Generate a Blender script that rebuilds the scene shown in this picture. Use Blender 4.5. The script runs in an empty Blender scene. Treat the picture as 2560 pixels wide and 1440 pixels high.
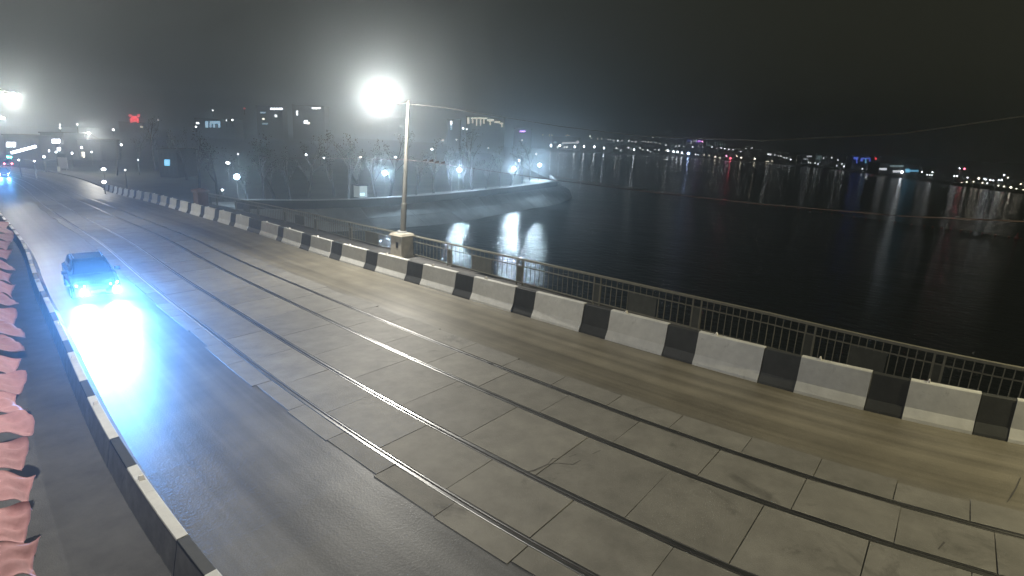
import bpy, math, random
from mathutils import Vector, Matrix

# ------------------------------------------------------------------ camera
F, PITCH, ROLL, YAW, CAMH = 1450.0, 0.252898, 0.05, 0.924976, 6.067939
scene = bpy.context.scene
C = scene.collection
fw = Vector((math.sin(YAW)*math.cos(PITCH), math.cos(YAW)*math.cos(PITCH), -math.sin(PITCH)))
rt = Vector((math.cos(YAW), -math.sin(YAW), 0.0))
up = rt.cross(fw)
cr, sr = math.cos(ROLL), math.sin(ROLL)
CAM = Vector((0, 0, CAMH))
r2 = cr*rt + sr*up
u2 = -sr*rt + cr*up
cd = bpy.data.cameras.new('camera')
cd.sensor_width = 36.0
cd.lens = F/2560*36.0
cd.clip_start = 0.1
cd.clip_end = 4000
cam = bpy.data.objects.new('camera', cd)
C.objects.link(cam)
M = Matrix((r2, u2, -fw)).transposed().to_4x4()
M.translation = CAM
cam.matrix_world = M
scene.camera = cam

# ------------------------------------------------------------------ night sky
w = bpy.data.worlds.new('World')
scene.world = w
w.use_nodes = True
bg = w.node_tree.nodes['Background']
bg.inputs[0].default_value = (0.0190, 0.0188, 0.0122, 1)     # even glow of the city on a night sky
bg.inputs[1].default_value = 1.0
w.cycles.sampling_method = 'MANUAL'
w.cycles.sample_map_resolution = 64
vs = scene.view_settings
vs.view_transform = 'Standard'
vs.look = 'None'
vs.exposure = 0.0
vs.gamma = 1.0
vs.use_curve_mapping = False
cy = scene.cycles
cy.max_bounces = 5
cy.diffuse_bounces = 2
cy.glossy_bounces = 3
cy.transmission_bounces = 3
cy.volume_bounces = 0
cy.transparent_max_bounces = 6
cy.sample_clamp_indirect = 4.0
cy.sample_clamp_direct = 0.0
cy.use_denoising = True
cy.denoiser = 'OPENIMAGEDENOISE'
cy.denoising_input_passes = 'RGB_ALBEDO_NORMAL'
cy.denoising_prefilter = 'ACCURATE'
cy.caustics_reflective = False
cy.caustics_refractive = False
HAZE_DENSITY = 0.0023
HAZE_G = 0.87
STREET = (1.0, 0.955, 0.85)
WARM = (1.0, 0.89, 0.55)
COOL = (0.62, 0.83, 1.0)

random.seed(7)
RND = random.random

# ------------------------------------------------------------------ geometry of the place
KY = (-15, -5, 0, 6, 12, 20, 30, 42, 56, 72, 90, 112, 140, 200)
KL = (3.913, 1.461, 0.424, 0.267, 0.928, 2.364, 4.197, 6.517, 8.708, 11.342, 14.933, 19.142, 21.797, 6.5)
KV = (-0.016, -0.159, -0.214, -0.234, -0.408, -0.828, -1.307, -1.762, -2.301, -2.966, -4.187, -5.307, -5.319, -5.208)
def natural(x, y):
    n = len(x); h = [x[i+1]-x[i] for i in range(n-1)]
    a = [0.]*n; b = [1.]*n; c = [0.]*n; r = [0.]*n
    for i in range(1, n-1):
        a[i] = h[i-1]; b[i] = 2*(h[i-1]+h[i]); c[i] = h[i]
        r[i] = 6*((y[i+1]-y[i])/h[i] - (y[i]-y[i-1])/h[i-1])
    for i in range(1, n):
        m = a[i]/b[i-1]; b[i] -= m*c[i-1]; r[i] -= m*r[i-1]
    s = [0.]*n; s[-1] = r[-1]/b[-1]
    for i in range(n-2, -1, -1): s[i] = (r[i]-c[i]*s[i+1])/b[i]
    return s
ML, MV = natural(KY, KL), natural(KY, KV)
def spline(y, m, t):
    i = 0
    while i < len(KY)-2 and t > KY[i+1]: i += 1
    h = KY[i+1]-KY[i]; a = (KY[i+1]-t)/h; b = (t-KY[i])/h
    return a*y[i] + b*y[i+1] + ((a**3-a)*m[i] + (b**3-b)*m[i+1])*h*h/6
def lat(Y): return spline(KL, ML, Y)
def vert(Y): return spline(KV, MV, Y)
def D(off, Y, z=0.0):
    """a point on the bridge: offset across, distance along, height over the deck"""
    return Vector((off + lat(Y), Y, vert(Y) + z))
def heading(Y):
    a = D(0, Y+.5) - D(0, Y-.5)
    return a.normalized()
def ray(x, y):
    a = (x-1280)/F; b = (y-720)/F
    u = cr*a + sr*b; v = -sr*a + cr*b
    return fw + u*rt - v*up
def atz(x, y, z):
    d = ray(x, y)
    return CAM + d*((z-CAMH)/d.z)
def atd(x, y, dep):
    return CAM + ray(x, y)*dep
def atY(x, y, Y):
    d = ray(x, y)
    return CAM + d*(Y/d.y)
def interp(x, pts):
    if x <= pts[0][0]:
        (a, b), (c, d) = pts[0], pts[1]
    elif x >= pts[-1][0]:
        (a, b), (c, d) = pts[-2], pts[-1]
    else:
        for k in range(len(pts)-1):
            if pts[k][0] <= x <= pts[k+1][0]:
                (a, b), (c, d) = pts[k], pts[k+1]; break
    return b + (d-b)*(x-a)/(c-a)

RAILS = (6.458, 8.042, 10.147, 11.702)
BAR = 16.08
FENCE = [(-2, 17.62), (1.35, 18.2), (4, 18.58), (8, 18.78), (12.7, 19.07), (16, 19.28), (21.3, 19.6), (25.1, 19.83), (31, 19.9), (60, 19.9), (61, 19.9)]
def fence_off(Y): return interp(Y, FENCE) if Y > -2 else 17.62 + (Y+2)*0.1
WATER = -8.0

# ------------------------------------------------------------------ materials
def nt(m):
    m.use_nodes = True
    return m.node_tree, m.node_tree.nodes['Principled BSDF']
def mat(name, col, rough=.7, metal=0., var=0., vscale=3., bump=0., bscale=30., rnd=0., spec=.5, uv=False, stretch=None, stain=None):
    m = bpy.data.materials.new(name)
    t, b = nt(m)
    b.inputs['Roughness'].default_value = rough
    b.inputs['Metallic'].default_value = metal
    b.inputs['Specular IOR Level'].default_value = spec
    b.inputs['Base Color'].default_value = (*col, 1)
    N, L = t.nodes.new, t.links.new
    tc = N('ShaderNodeTexCoord')
    src = tc.outputs['UV'] if uv else tc.outputs['Object']
    if var or rnd:
        mix = N('ShaderNodeMix'); mix.data_type = 'RGBA'; mix.blend_type = 'MULTIPLY'
        mix.inputs[0].default_value = 1.0
        mix.inputs[6].default_value = (*col, 1)
        last = None
        if var:
            no = N('ShaderNodeTexNoise'); no.inputs['Scale'].default_value = vscale; no.inputs['Detail'].default_value = 6
            no.inputs['Roughness'].default_value = .65
            if stretch:
                mp = N('ShaderNodeMapping'); mp.inputs['Scale'].default_value = stretch
                L(src, mp.inputs[0]); L(mp.outputs[0], no.inputs['Vector'])
            else:
                L(src, no.inputs['Vector'])
            r = N('ShaderNodeMapRange'); r.inputs[1].default_value = .25; r.inputs[2].default_value = .75
            r.inputs[3].default_value = 1-var; r.inputs[4].default_value = 1+var*.6
            L(no.outputs[0], r.inputs[0]); last = r.outputs[0]
        if rnd:
            oi = N('ShaderNodeObjectInfo')
            r2_ = N('ShaderNodeMapRange'); r2_.inputs[3].default_value = 1-rnd; r2_.inputs[4].default_value = 1+rnd*.5
            L(oi.outputs['Random'], r2_.inputs[0])
            if last is not None:
                mu = N('ShaderNodeMath'); mu.operation = 'MULTIPLY'
                L(last, mu.inputs[0]); L(r2_.outputs[0], mu.inputs[1]); last = mu.outputs[0]
            else: last = r2_.outputs[0]
        if stain:      # blotches of oil, grime and chipped paint with edges of their own
            for sc_, lo_, hi_, dk in ((stain[0], .60, .70, .62), (stain[0]*7, .66, .70, stain[1])):
                ns = N('ShaderNodeTexNoise'); ns.inputs['Scale'].default_value = sc_; ns.inputs['Detail'].default_value = 8; ns.inputs['Roughness'].default_value = .7; ns.inputs['Distortion'].default_value = .8
                L(src, ns.inputs['Vector'])
                rs = N('ShaderNodeMapRange'); rs.inputs[1].default_value = lo_; rs.inputs[2].default_value = hi_; rs.inputs[3].default_value = 1.; rs.inputs[4].default_value = dk
                L(ns.outputs[0], rs.inputs[0])
                mu = N('ShaderNodeMath'); mu.operation = 'MULTIPLY'; L(last, mu.inputs[0]); L(rs.outputs[0], mu.inputs[1]); last = mu.outputs[0]
        cb = N('ShaderNodeCombineColor')
        for k in range(3): L(last, cb.inputs[k])
        L(cb.outputs[0], mix.inputs[7]); L(mix.outputs[2], b.inputs['Base Color'])
    if bump:
        n2 = N('ShaderNodeTexNoise'); n2.inputs['Scale'].default_value = bscale; n2.inputs['Detail'].default_value = 4
        bp = N('ShaderNodeBump'); bp.inputs['Strength'].default_value = bump; bp.inputs['Distance'].default_value = .02
        L(src, n2.inputs['Vector']); L(n2.outputs[0], bp.inputs['Height']); L(bp.outputs[0], b.inputs['Normal'])
    return m
def glow(name, col, s, sampled=False):
    m = bpy.data.materials.new(name); t, b = nt(m)
    b.inputs['Base Color'].default_value = (.8, .8, .8, 1); b.inputs['Roughness'].default_value = .6
    b.inputs['Emission Color'].default_value = (*col, 1); b.inputs['Emission Strength'].default_value = s
    m.cycles.emission_sampling = 'FRONT' if sampled else 'NONE'
    return m

MT = {}
def road_mat():
    """asphalt: old grey binder with stone grain, long wheel tracks and dark patches"""
    m = bpy.data.materials.new('asphalt'); t, b = nt(m)
    N, L = t.nodes.new, t.links.new
    uv = N('ShaderNodeTexCoord')
    def noise(scale, sx, sy, det=5):
        mp = N('ShaderNodeMapping'); mp.inputs['Scale'].default_value = (sx, sy, 1)
        n = N('ShaderNodeTexNoise'); n.inputs['Scale'].default_value = scale; n.inputs['Detail'].default_value = det; n.inputs['Roughness'].default_value = .6
        L(uv.outputs['UV'], mp.inputs[0]); L(mp.outputs[0], n.inputs['Vector'])
        return n.outputs[0]
    def rng(s, a, c, lo, hi):
        r = N('ShaderNodeMapRange'); r.inputs[1].default_value = a; r.inputs[2].default_value = c
        r.inputs[3].default_value = lo; r.inputs[4].default_value = hi; L(s, r.inputs[0]); return r.outputs[0]
    def mul(a, c):
        n = N('ShaderNodeMath'); n.operation = 'MULTIPLY'; L(a, n.inputs[0]); L(c, n.inputs[1]); return n.outputs[0]
    tracks = rng(noise(1.0, 1.6, .035, 4), .32, .68, .62, 1.25)
    patch = rng(noise(.7, 1, 1, 6), .3, .7, .78, 1.15)
    grain = rng(noise(55, 1, 1, 2), .3, .7, .75, 1.2)
    f = mul(mul(tracks, patch), grain)
    # older, paler wearing course on the water side of the tracks
    sp = N('ShaderNodeSeparateXYZ'); L(uv.outputs['UV'], sp.inputs[0])
    side = rng(sp.outputs[0], 11.5, 13.0, 0, 1)
    mx = N('ShaderNodeMix'); mx.data_type = 'RGBA'
    mx.inputs[6].default_value = (.17, .172, .176, 1); mx.inputs[7].default_value = (.225, .205, .16, 1)
    L(side, mx.inputs[0])
    cb = N('ShaderNodeCombineColor')
    for k in range(3): L(f, cb.inputs[k])
    mm = N('ShaderNodeMix'); mm.data_type = 'RGBA'; mm.blend_type = 'MULTIPLY'; mm.inputs[0].default_value = 1
    L(mx.outputs[2], mm.inputs[6]); L(cb.outputs[0], mm.inputs[7]); L(mm.outputs[2], b.inputs['Base Color'])
    b.inputs['Roughness'].default_value = .46
    v = N('ShaderNodeTexVoronoi'); v.inputs['Scale'].default_value = 24; L(uv.outputs['UV'], v.inputs['Vector'])
    bp = N('ShaderNodeBump'); bp.inputs['Strength'].default_value = .3; bp.inputs['Distance'].default_value = .006
    L(v.outputs[0], bp.inputs['Height']); L(bp.outputs[0], b.inputs['Normal'])
    return m
MT['asphalt'] = road_mat()
MT['slab'] = mat('slab_concrete', (.25, .24, .215), .62, var=.28, vscale=1.6, bump=.25, bscale=40, rnd=.13, stain=(.55, .9))
MT['steel'] = mat('rail_steel', (.45, .45, .45), .34, 1.0, var=.35, vscale=1.5, bump=.1, bscale=9)
MT['bed'] = mat('rail_bed', (.085, .08, .075), .8, var=.4, vscale=4)
MT['walk'] = mat('pavement_asphalt', (.12, .118, .115), .8, var=.35, vscale=1.2, bump=.4, bscale=45)
MT['white'] = mat('barrier_white_paint', (.74, .74, .71), .6, var=.2, vscale=2.2, bump=.15, bscale=14, rnd=.12, stain=(2.6, .55))
MT['black'] = mat('barrier_black_paint', (.055, .058, .058), .6, var=.3, vscale=2.5, bump=.15, bscale=14, rnd=.2)
MT['reflector'] = mat('reflector_plastic', (.85, .82, .78), .3)
MT['iron'] = mat('railing_iron', (.20, .192, .155), .6, var=.25, vscale=6)
MT['plate'] = mat('railing_plate', (.075, .078, .068), .65, var=.3, vscale=4)
MT['stone'] = mat('pier_stone', (.40, .37, .31), .8, var=.25, vscale=3, bump=.2)
MT['redstone'] = mat('pier_red_stone', (.15, .105, .095), .8, var=.25, vscale=3, bump=.2)
MT['pole'] = mat('pole_paint', (.13, .125, .11), .5, .3, var=.2, vscale=3)
MT['dark'] = mat('dark_metal', (.03, .03, .03), .5, .5)
MT['cable'] = mat('cable_rubber', (.07, .065, .06), .7)
MT['cable_red'] = mat('cable_red_band', (.13, .085, .075), .8)
MT['deckside'] = mat('deck_concrete', (.22, .21, .2), .8, var=.3, vscale=.8)
MT['cloth'] = mat('red_cloth', (.55, .28, .29), .75, var=.2, vscale=5, rnd=.15)
MT['cloth'].node_tree.nodes['Principled BSDF'].inputs['Sheen Weight'].default_value = .2
MT['bank'] = mat('bank_concrete', (.30, .31, .31), .8, var=.35, vscale=.25, bump=.2, bscale=2)
MT['land'] = mat('bank_soil', (.10, .105, .085), .9, var=.4, vscale=.15)
MT['prom'] = mat('promenade_paving', (.30, .30, .29), .8, var=.25, vscale=.4)
MT['parapet'] = mat('parapet_granite', (.06, .06, .063), .7, var=.25, vscale=1)
MT['coping'] = mat('parapet_coping', (.33, .33, .33), .6)
MT['bark'] = mat('bark', (.035, .033, .03), .9, var=.35, vscale=2)
MT['leaf'] = mat('young_leaves', (.014, .019, .009), .8, rnd=.3)
MT['bld'] = mat('building_plaster', (.055, .055, .055), .85, var=.2, vscale=.2, rnd=.3)
MT['roof'] = mat('building_roof', (.05, .05, .05), .8)
MT['pane'] = mat('dark_pane', (.012, .014, .017), .3)
MT['float'] = mat('float_red', (.45, .10, .08), .5)
MT['carpaint'] = mat('car_paint', (.035, .045, .07), .25, .4)
MT['glass'] = mat('car_glass', (.01, .012, .015), .05)
MT['tyre'] = mat('tyre', (.02, .02, .02), .8)
MT['rim'] = mat('rim', (.45, .45, .46), .3, .9)
MT['chrome'] = mat('chrome', (.6, .6, .62), .15, 1.)
MT['platewhite'] = mat('plate_white', (.75, .75, .75), .5)
MT['board'] = mat('sign_board', (.45, .42, .42), .7)
MT['postwhite'] = mat('post_white', (.6, .58, .5), .7)
G = {}
for nm, col, s in (('white_lo', (.95, .97, 1.), 9), ('white_mid', (.93, .97, 1.), 16), ('white_hi', (.85, .93, 1.), 28), ('warm_lo', (1., .9, .7), 5),
                   ('warm_mid', (1., .88, .68), 9), ('warm_hi', (1., .88, .7), 12), ('blue', (.12, .2, 1.), 2.0), ('purple', (.6, .25, 1.), 6), ('pink', (1., .45, .7), 15),
                   ('red', (1., .06, .08), 5), ('red_hi', (1., .12, .18), 22), ('cyan', (.2, .65, 1.), 1.3), ('shop_far', (.9, .93, 1.), 1.9), ('green', (.1, 1., .75), 30), ('sky', (.45, .75, 1.), 1.6),
                   ('col', (.5, .75, .75), .6), ('outline', (1., .95, .72), 1.4), ('shop', (.9, .9, 1.), 9)):
    G[nm] = glow('glow_'+nm, col, s)
G['shine_w'] = glow('shine_white', (.85, .94, 1.), 60, True)
G['shine_r'] = glow('shine_red', (1., .1, .16), 22, True)
G['shine_b'] = glow('shine_blue', (.45, .6, 1.), 50, True)
G['street'] = glow('street_lens', STREET, 30)
G['cool'] = glow('promenade_globe', COOL, 30)
G['head'] = glow('headlight_lens', (.75, .92, 1.), 160)
G['tail'] = glow('tail_lens', (1., .08, .1), 60)

# ------------------------------------------------------------------ mesh helpers
class MB:
    def __init__(self): self.v = []; self.f = []; self.uv = {}
    def quad_box(self, pts8):
        n = len(self.v); self.v += [Vector(p) for p in pts8]
        for q in ((0,3,2,1), (4,5,6,7), (0,1,5,4), (1,2,6,5), (2,3,7,6), (3,0,4,7)): self.f.append(tuple(n+k for k in q))
        return self
    def box(self, c, s, ax=None, ay=None, az=None):
        c = Vector(c); ax = Vector(ax or (1,0,0)); ay = Vector(ay or (0,1,0)); az = Vector(az or (0,0,1))
        h = [k/2 for k in s]
        P = []
        for z in (-1, 1):
            for x, y in ((-1,-1), (1,-1), (1,1), (-1,1)):
                P.append(c + ax*h[0]*x + ay*h[1]*y + az*h[2]*z)
        return self.quad_box(P)
    def bar(self, a, b, w, h=None):
        a, b = Vector(a), Vector(b); d = (b-a); l = d.length; d.normalize()
        s = d.cross(Vector((0,0,1)))
        if s.length < 1e-3: s = Vector((1,0,0))
        s.normalize(); u = s.cross(d)
        return self.box((a+b)/2, (l, w, h or w), d, s, u)
    def tube(self, pts, radii, n=8, cap=True):
        pts = [Vector(p) for p in pts]; m = len(self.v)
        prev = None
        for i, p in enumerate(pts):
            d = (pts[min(i+1, len(pts)-1)] - pts[max(i-1, 0)]).normalized()
            if prev is None:
                s = d.cross(Vector((0,0,1)))
                if s.length < 1e-2: s = d.cross(Vector((1,0,0)))
            else: s = prev - d*prev.dot(d)
            s.normalize(); prev = s; u = d.cross(s)
            r = radii[i] if isinstance(radii, (list, tuple)) else radii
            for k in range(n):
                a = 2*math.pi*k/n
                self.v.append(p + (s*math.cos(a) + u*math.sin(a))*r)
        for i in range(len(pts)-1):
            for k in range(n):
                a = m+i*n+k; b = m+i*n+(k+1)%n
                self.f.append((a, b, b+n, a+n))
        if cap:
            self.f.append(tuple(m+k for k in reversed(range(n))))
            e = m+(len(pts)-1)*n
            self.f.append(tuple(e+k for k in range(n)))
        return self
    def rings(self, rings, close=True, caps=True):
        m = len(self.v); n = len(rings[0])
        for r in rings: self.v += [Vector(p) for p in r]
        for i in range(len(rings)-1):
            for k in range(n if close else n-1):
                a = m+i*n+k; b = m+i*n+(k+1)%n
                self.f.append((a, b, b+n, a+n))
        if caps and close:
            self.f.append(tuple(m+k for k in reversed(range(n))))
            e = m+(len(rings)-1)*n
            self.f.append(tuple(e+k for k in range(n)))
        return self
    def ball(self, c, r, n=8, k=5, sz=1.):
        c = Vector(c)
        R = []
        for i in range(k+1):
            th = math.pi*(i/k); th = min(max(th, .12), math.pi-.12)
            R.append([c+Vector((math.sin(th)*math.cos(2*math.pi*j/n)*r, math.sin(th)*math.sin(2*math.pi*j/n)*r, -math.cos(th)*r*sz)) for j in range(n)])
        return self.rings(R)
    def build(self, name, m, parent=None, origin=None, smooth=False, local=False, uvf=None):
        o0 = Vector((0,0,0))
        if not local:
            if parent is not None: o0 = parent.matrix_basis.translation.copy() if parent.parent is None else Vector(parent['_org'])
            elif origin is not None: o0 = Vector(origin)
        me = bpy.data.meshes.new(name)
        me.from_pydata([tuple(p-o0) for p in self.v], [], self.f)
        me.validate(); me.update()
        if uvf:
            uv = me.uv_layers.new(name='uv')
            for lp in me.loops: uv.data[lp.index].uv = uvf[lp.vertex_index]
        if smooth:
            for p in me.polygons: p.use_smooth = True
        me.materials.append(m)
        o = bpy.data.objects.new(name, me); C.objects.link(o)
        if parent is not None:
            o.parent = parent
        elif not local:
            o.location = o0
        o['_org'] = tuple(o0)
        return o
def tag(o, label=None, cat=None, group=None, kind=None):
    if label: o['label'] = label
    if cat: o['category'] = cat
    if group: o['group'] = group
    if kind: o['kind'] = kind
    return o
def thing(name, loc, label, cat, group=None, rz=0.):
    o = bpy.data.objects.new(name, None); C.objects.link(o)
    o.location = loc; o.rotation_euler = (0, 0, rz); o.empty_display_size = .2
    o['_org'] = tuple(loc)
    return tag(o, label, cat, group)
def copy_tree(o, parent=None):
    c = o.copy(); C.objects.link(c); c.parent = parent
    for ch in list(o.children): copy_tree(ch, c)
    return c
def lamp(name, kind, loc, power, col, parent=None, radius=.12, spot=None, aim=None, blend=.5):
    l = bpy.data.lights.new(name, kind); l.energy = power; l.color = col
    if kind in ('POINT', 'SPOT'): l.shadow_soft_size = radius
    if kind == 'SPOT': l.spot_size = spot; l.spot_blend = blend
    o = bpy.data.objects.new(name, l); C.objects.link(o)
    if parent is not None:
        o.parent = parent; o.location = Vector(loc) - parent.location
    else: o.location = loc
    if aim is not None:
        o.rotation_euler = (Vector(aim)).to_track_quat('-Z', 'Y').to_euler()
    return o
ORD = ['first', 'second', 'third', 'fourth', 'fifth', 'sixth', 'seventh', 'eighth', 'ninth', 'tenth', 'eleventh', 'twelfth', 'thirteenth', 'fourteenth', 'fifteenth', 'sixteenth', 'seventeenth', 'eighteenth', 'nineteenth', 'twentieth']
ORD += ['twenty-'+k for k in ORD[:9]] + ['thirtieth'] + ['thirty-'+k for k in ORD[:9]] + ['fortieth'] + ['forty-'+k for k in ORD[:9]]

# ------------------------------------------------------------------ the setting: deck, pavements, water, land
YS = [-14 + k for k in range(0, 95)] + [82 + 3*k for k in range(0, 38)]
def strip(name, f0, f1, z, m, ys=YS, thick=0., nsub=1, kind='structure', parent=None):
    mb = MB(); uvs = []
    for Y in ys:
        a, b = (f0(Y) if callable(f0) else f0), (f1(Y) if callable(f1) else f1)
        for k in range(nsub+1):
            o = a + (b-a)*k/nsub
            mb.v.append(D(o, Y, z)); uvs.append((o, Y))
    n = nsub+1
    for i in range(len(ys)-1):
        for k in range(nsub):
            a = i*n+k; mb.f.append((a, a+1, a+n+1, a+n))
    if thick:
        m0 = len(mb.v)
        for Y in ys:
            for o in ((f0(Y) if callable(f0) else f0), (f1(Y) if callable(f1) else f1)):
                mb.v.append(D(o, Y, z-thick)); uvs.append((o, Y))
        for i in range(len(ys)-1):
            a = i*n; b = m0+i*2
            mb.f.append((a, a+n, b+2, b)); mb.f.append((a+n-1, b+1, b+3, a+2*n-1))
    o = mb.build(name, m, parent, uvf=uvs)
    if kind and parent is None: o['kind'] = kind
    return o
road = strip('road', 2.2, 16.9, 0.0, MT['asphalt'], nsub=6)
strip('bridge_deck', -1.2, lambda Y: fence_off(min(Y, 60))+.5, -.06, MT['deckside'], thick=1.3, nsub=2)
strip('pavement_left', -1.0, 2.36, .06, MT['walk'], thick=.06)
strip('pavement_right', 16.70, lambda Y: fence_off(min(Y, 60))+.4, .15, MT['walk'], thick=.15)

wm = bpy.data.materials.new('water'); t, b = nt(wm)
b.inputs['Base Color'].default_value = (.022, .025, .021, 1)
b.inputs['Roughness'].default_value = .13
b.inputs['IOR'].default_value = 1.33
N, L = t.nodes.new, t.links.new
tc = N('ShaderNodeTexCoord'); mp = N('ShaderNodeMapping'); mp.inputs['Rotation'].default_value = (0, 0, -.35); mp.inputs['Scale'].default_value = (1., .7, 1)
L(tc.outputs['Object'], mp.inputs[0])
n1 = N('ShaderNodeTexNoise'); n1.inputs['Scale'].default_value = 1.1; n1.inputs['Detail'].default_value = 5; n1.inputs['Roughness'].default_value = .6
n2 = N('ShaderNodeTexNoise'); n2.inputs['Scale'].default_value = .12; n2.inputs['Detail'].default_value = 2
ad = N('ShaderNodeMath'); ad.operation = 'MULTIPLY_ADD'; ad.inputs[1].default_value = 1.6
bp = N('ShaderNodeBump'); bp.inputs['Strength'].default_value = .42; bp.inputs['Distance'].default_value = .35
L(mp.outputs[0], n1.inputs['Vector']); L(mp.outputs[0], n2.inputs['Vector']); L(n2.outputs[0], ad.inputs[0]); L(n1.outputs[0], ad.inputs[2])
L(ad.outputs[0], bp.inputs['Height']); L(bp.outputs[0], b.inputs['Normal'])
mb = MB(); mb.v = [Vector(q) for q in ((-285, -480, WATER), (1280, -480, WATER), (1280, 1080, WATER), (-285, 1080, WATER))]; mb.f = [(0, 1, 2, 3)]
mb.build('water', wm)['kind'] = 'structure'

# near bank: sloping concrete revetment, terrace and parapet, following the shore round the point
BOT = [Vector((*q, WATER-.6)) for q in ((-60, 84), (6, 83), (30, 82), (44.4, 74.7), (50, 68.6), (55.4, 66.5), (64.6, 64.9), (73.3, 64.8), (82.3, 66.5), (92.1, 68.3), (99.9, 69.5), (108, 70.5), (127, 77), (150, 92), (230, 165), (380, 270), (611, 413))]
TOP = [Vector((*q, -5.0)) for q in ((-60, 92), (6, 90), (31, 86), (40, 77.6), (48.3, 72.8), (55.1, 71), (63.1, 70.6), (70.9, 70.8), (84.1, 72.8), (94, 74.3), (101, 75.6), (110, 77.2), (124, 81), (143, 96), (222, 170), (372, 276), (605, 420))]
MID = [Vector((p.x - 4, p.y + 14, -5.55)) for i, p in enumerate(TOP)]
BACK = [Vector((p.x - 14, p.y + 60 + 3*i, -5.6)) for i, p in enumerate(TOP)]
BACK2 = [Vector((p.x*1.0 - 60, p.y + 470 + 5*i, -5.6)) for i, p in enumerate(TOP)]
mb = MB()
n = len(TOP)
mb.v = [v.copy() for v in BOT] + [v.copy() for v in TOP]
mb.f = [(i, i+1, n+i+1, n+i) for i in range(n-1)]
bank = mb.build('bank_slope', MT['bank']); bank['kind'] = 'structure'
for i in range(3, 13):                       # cast panels of the revetment, joints left open
    ln = (TOP[i+1]-TOP[i]).length; np_ = max(1, int(ln/4.5))
    for k in range(np_):
        for v0, v1 in ((.16, .55), (.56, .98)):
            a, c_ = (k+.012)/np_, (k+.988)/np_
            q = [BOT[i].lerp(BOT[i+1], u).lerp(TOP[i].lerp(TOP[i+1], u), v) for u, v in ((a, v0), (c_, v0), (c_, v1), (a, v1))]
            dz = .05 + RND()*.04
            MB().quad_box(q + [p + Vector((0, 0, dz)) for p in q]).build('panel', MT['bank'], bank)
mb = MB()
mb.v = [v.copy() for v in TOP] + MID + BACK + BACK2
mb.f = [(k*n+i, k*n+i+1, k*n+n+i+1, k*n+n+i) for k in range(3) for i in range(n-1)]
mb.build('terrain_near_bank', MT['land'])['kind'] = 'structure'
# paved promenade behind the parapet
mb = MB(); k0, k1 = 3, 14
ins = [TOP[i] + Vector((-1.5 - .35*max(0, i-9), 9.0 - .55*max(0, i-10), 0.03)) for i in range(k0, k1)]
mb.v = [TOP[i] + Vector((0, .3, .03)) for i in range(k0, k1)] + ins
m_ = k1-k0
mb.f = [(i, i+1, m_+i+1, m_+i) for i in range(m_-1)]
mb.build('path', MT['prom'])['kind'] = 'structure'
# joints of the revetment as raised ribs, then the parapet wall
def wall_along(pts, w, h, z0):
    R = []
    for i, p in enumerate(pts):
        d = (pts[min(i+1, len(pts)-1)] - pts[max(i-1, 0)]); d.z = 0; d.normalize()
        s = Vector((-d.y, d.x, 0))
        q = Vector((p.x, p.y, z0))
        R.append([q - s*w/2, q + s*w/2, q + s*w/2 + Vector((0,0,h)), q - s*w/2 + Vector((0,0,h))])
    return R
pr = thing('parapet_wall', TOP[6], 'long dark granite parapet with pale coping curving round the lit embankment', 'parapet')
par = [p.copy() for p in TOP[3:14]]
mb = MB(); mb.rings(wall_along(par, .45, 1.15, -5.05)); mb.build('wall', MT['parapet'], pr)
mb = MB(); mb.rings(wall_along(par, .62, .14, -3.9)); mb.build('coping', MT['coping'], pr)

# far shore: rising land behind the wide water
SH = [atz(x, y, WATER) for x, y in ((1372, 379), (1500, 383), (1700, 392), (1920, 408), (2080, 422), (2300, 452), (2480, 474), (2600, 490))]
SH.append(SH[-1] + Vector((-20, -60, 0))); SH.append(SH[-1] + Vector((10, -160, 0)))
rows = []
for q in SH:
    d = (q - Vector((0, 0, WATER))); d.z = 0; d.normalize()
    rows.append([q + d*a + Vector((0, 0, z)) for a, z in ((0, -.4), (4, 1.6), (40, 2.4), (150, 6), (330, 14))])
mb = MB(); m_ = 5
for r in rows: mb.v += r
for i in range(len(rows)-1):
    for k in range(m_-1):
        a = i*m_+k; mb.f.append((a, a+m_, a+m_+1, a+1))
mb.build('terrain_far_shore', MT['land'])['kind'] = 'structure'
def shore_depth(x):
    pts = [(1372, 379), (1500, 383), (1700, 392), (1920, 408), (2080, 422), (2300, 452), (2480, 474), (2600, 490)]
    y = interp(x, pts)
    q = atz(x, y, WATER)
    return (q-CAM).dot(fw), y

# ------------------------------------------------------------------ slabs of the tramway (parts of the road)
WTY = [-3.9, -1.91, .14, 2.6, 5.44, 8.52, 11.87, 15.46, 19.22, 23.36, 27.31, 31.51, 36.04, 40.34, 45.82, 49.85, 53.61, 57.52, 61.18, 64.94, 68.76, 72.98, 77.22, 82.45, 87.33, 92.31, 96.89, 100.87, 105, 109.2]
WTT = [(-2+k)*3.0 + (1.38 if k > 13 else 0) for k in range(len(WTY))]
T2Y = list(zip(WTT, WTY))
Y2T = list(zip(WTY, WTT))
def y_of(T): return interp(T, T2Y)
def slab(o0, o1, ya, yb, dz, sk=0.):
    mb = MB(); P = []
    jit = lambda: (RND()-.5)*.018
    for z in (.001, .016+dz):
        for o, Y in ((o0, ya), (o1, ya+sk), (o1, yb+sk), (o0, yb)):
            P.append(D(o, Y, z + (jit()*.25 if z > .01 else 0)) + Vector((jit(), jit(), 0)))
    return mb.quad_box(P)
g0, g1 = .055, .125          # clear of the rail, field side and gauge side
ROWS = [(5.93, RAILS[0]-g0, .3), (RAILS[0]+g1, RAILS[1]-g1, 0.), (RAILS[1]+g0, RAILS[2]-g0, .9), (RAILS[2]+g1, RAILS[3]-g1, .5), (RAILS[3]+g0, 12.58, .2)]
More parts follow.
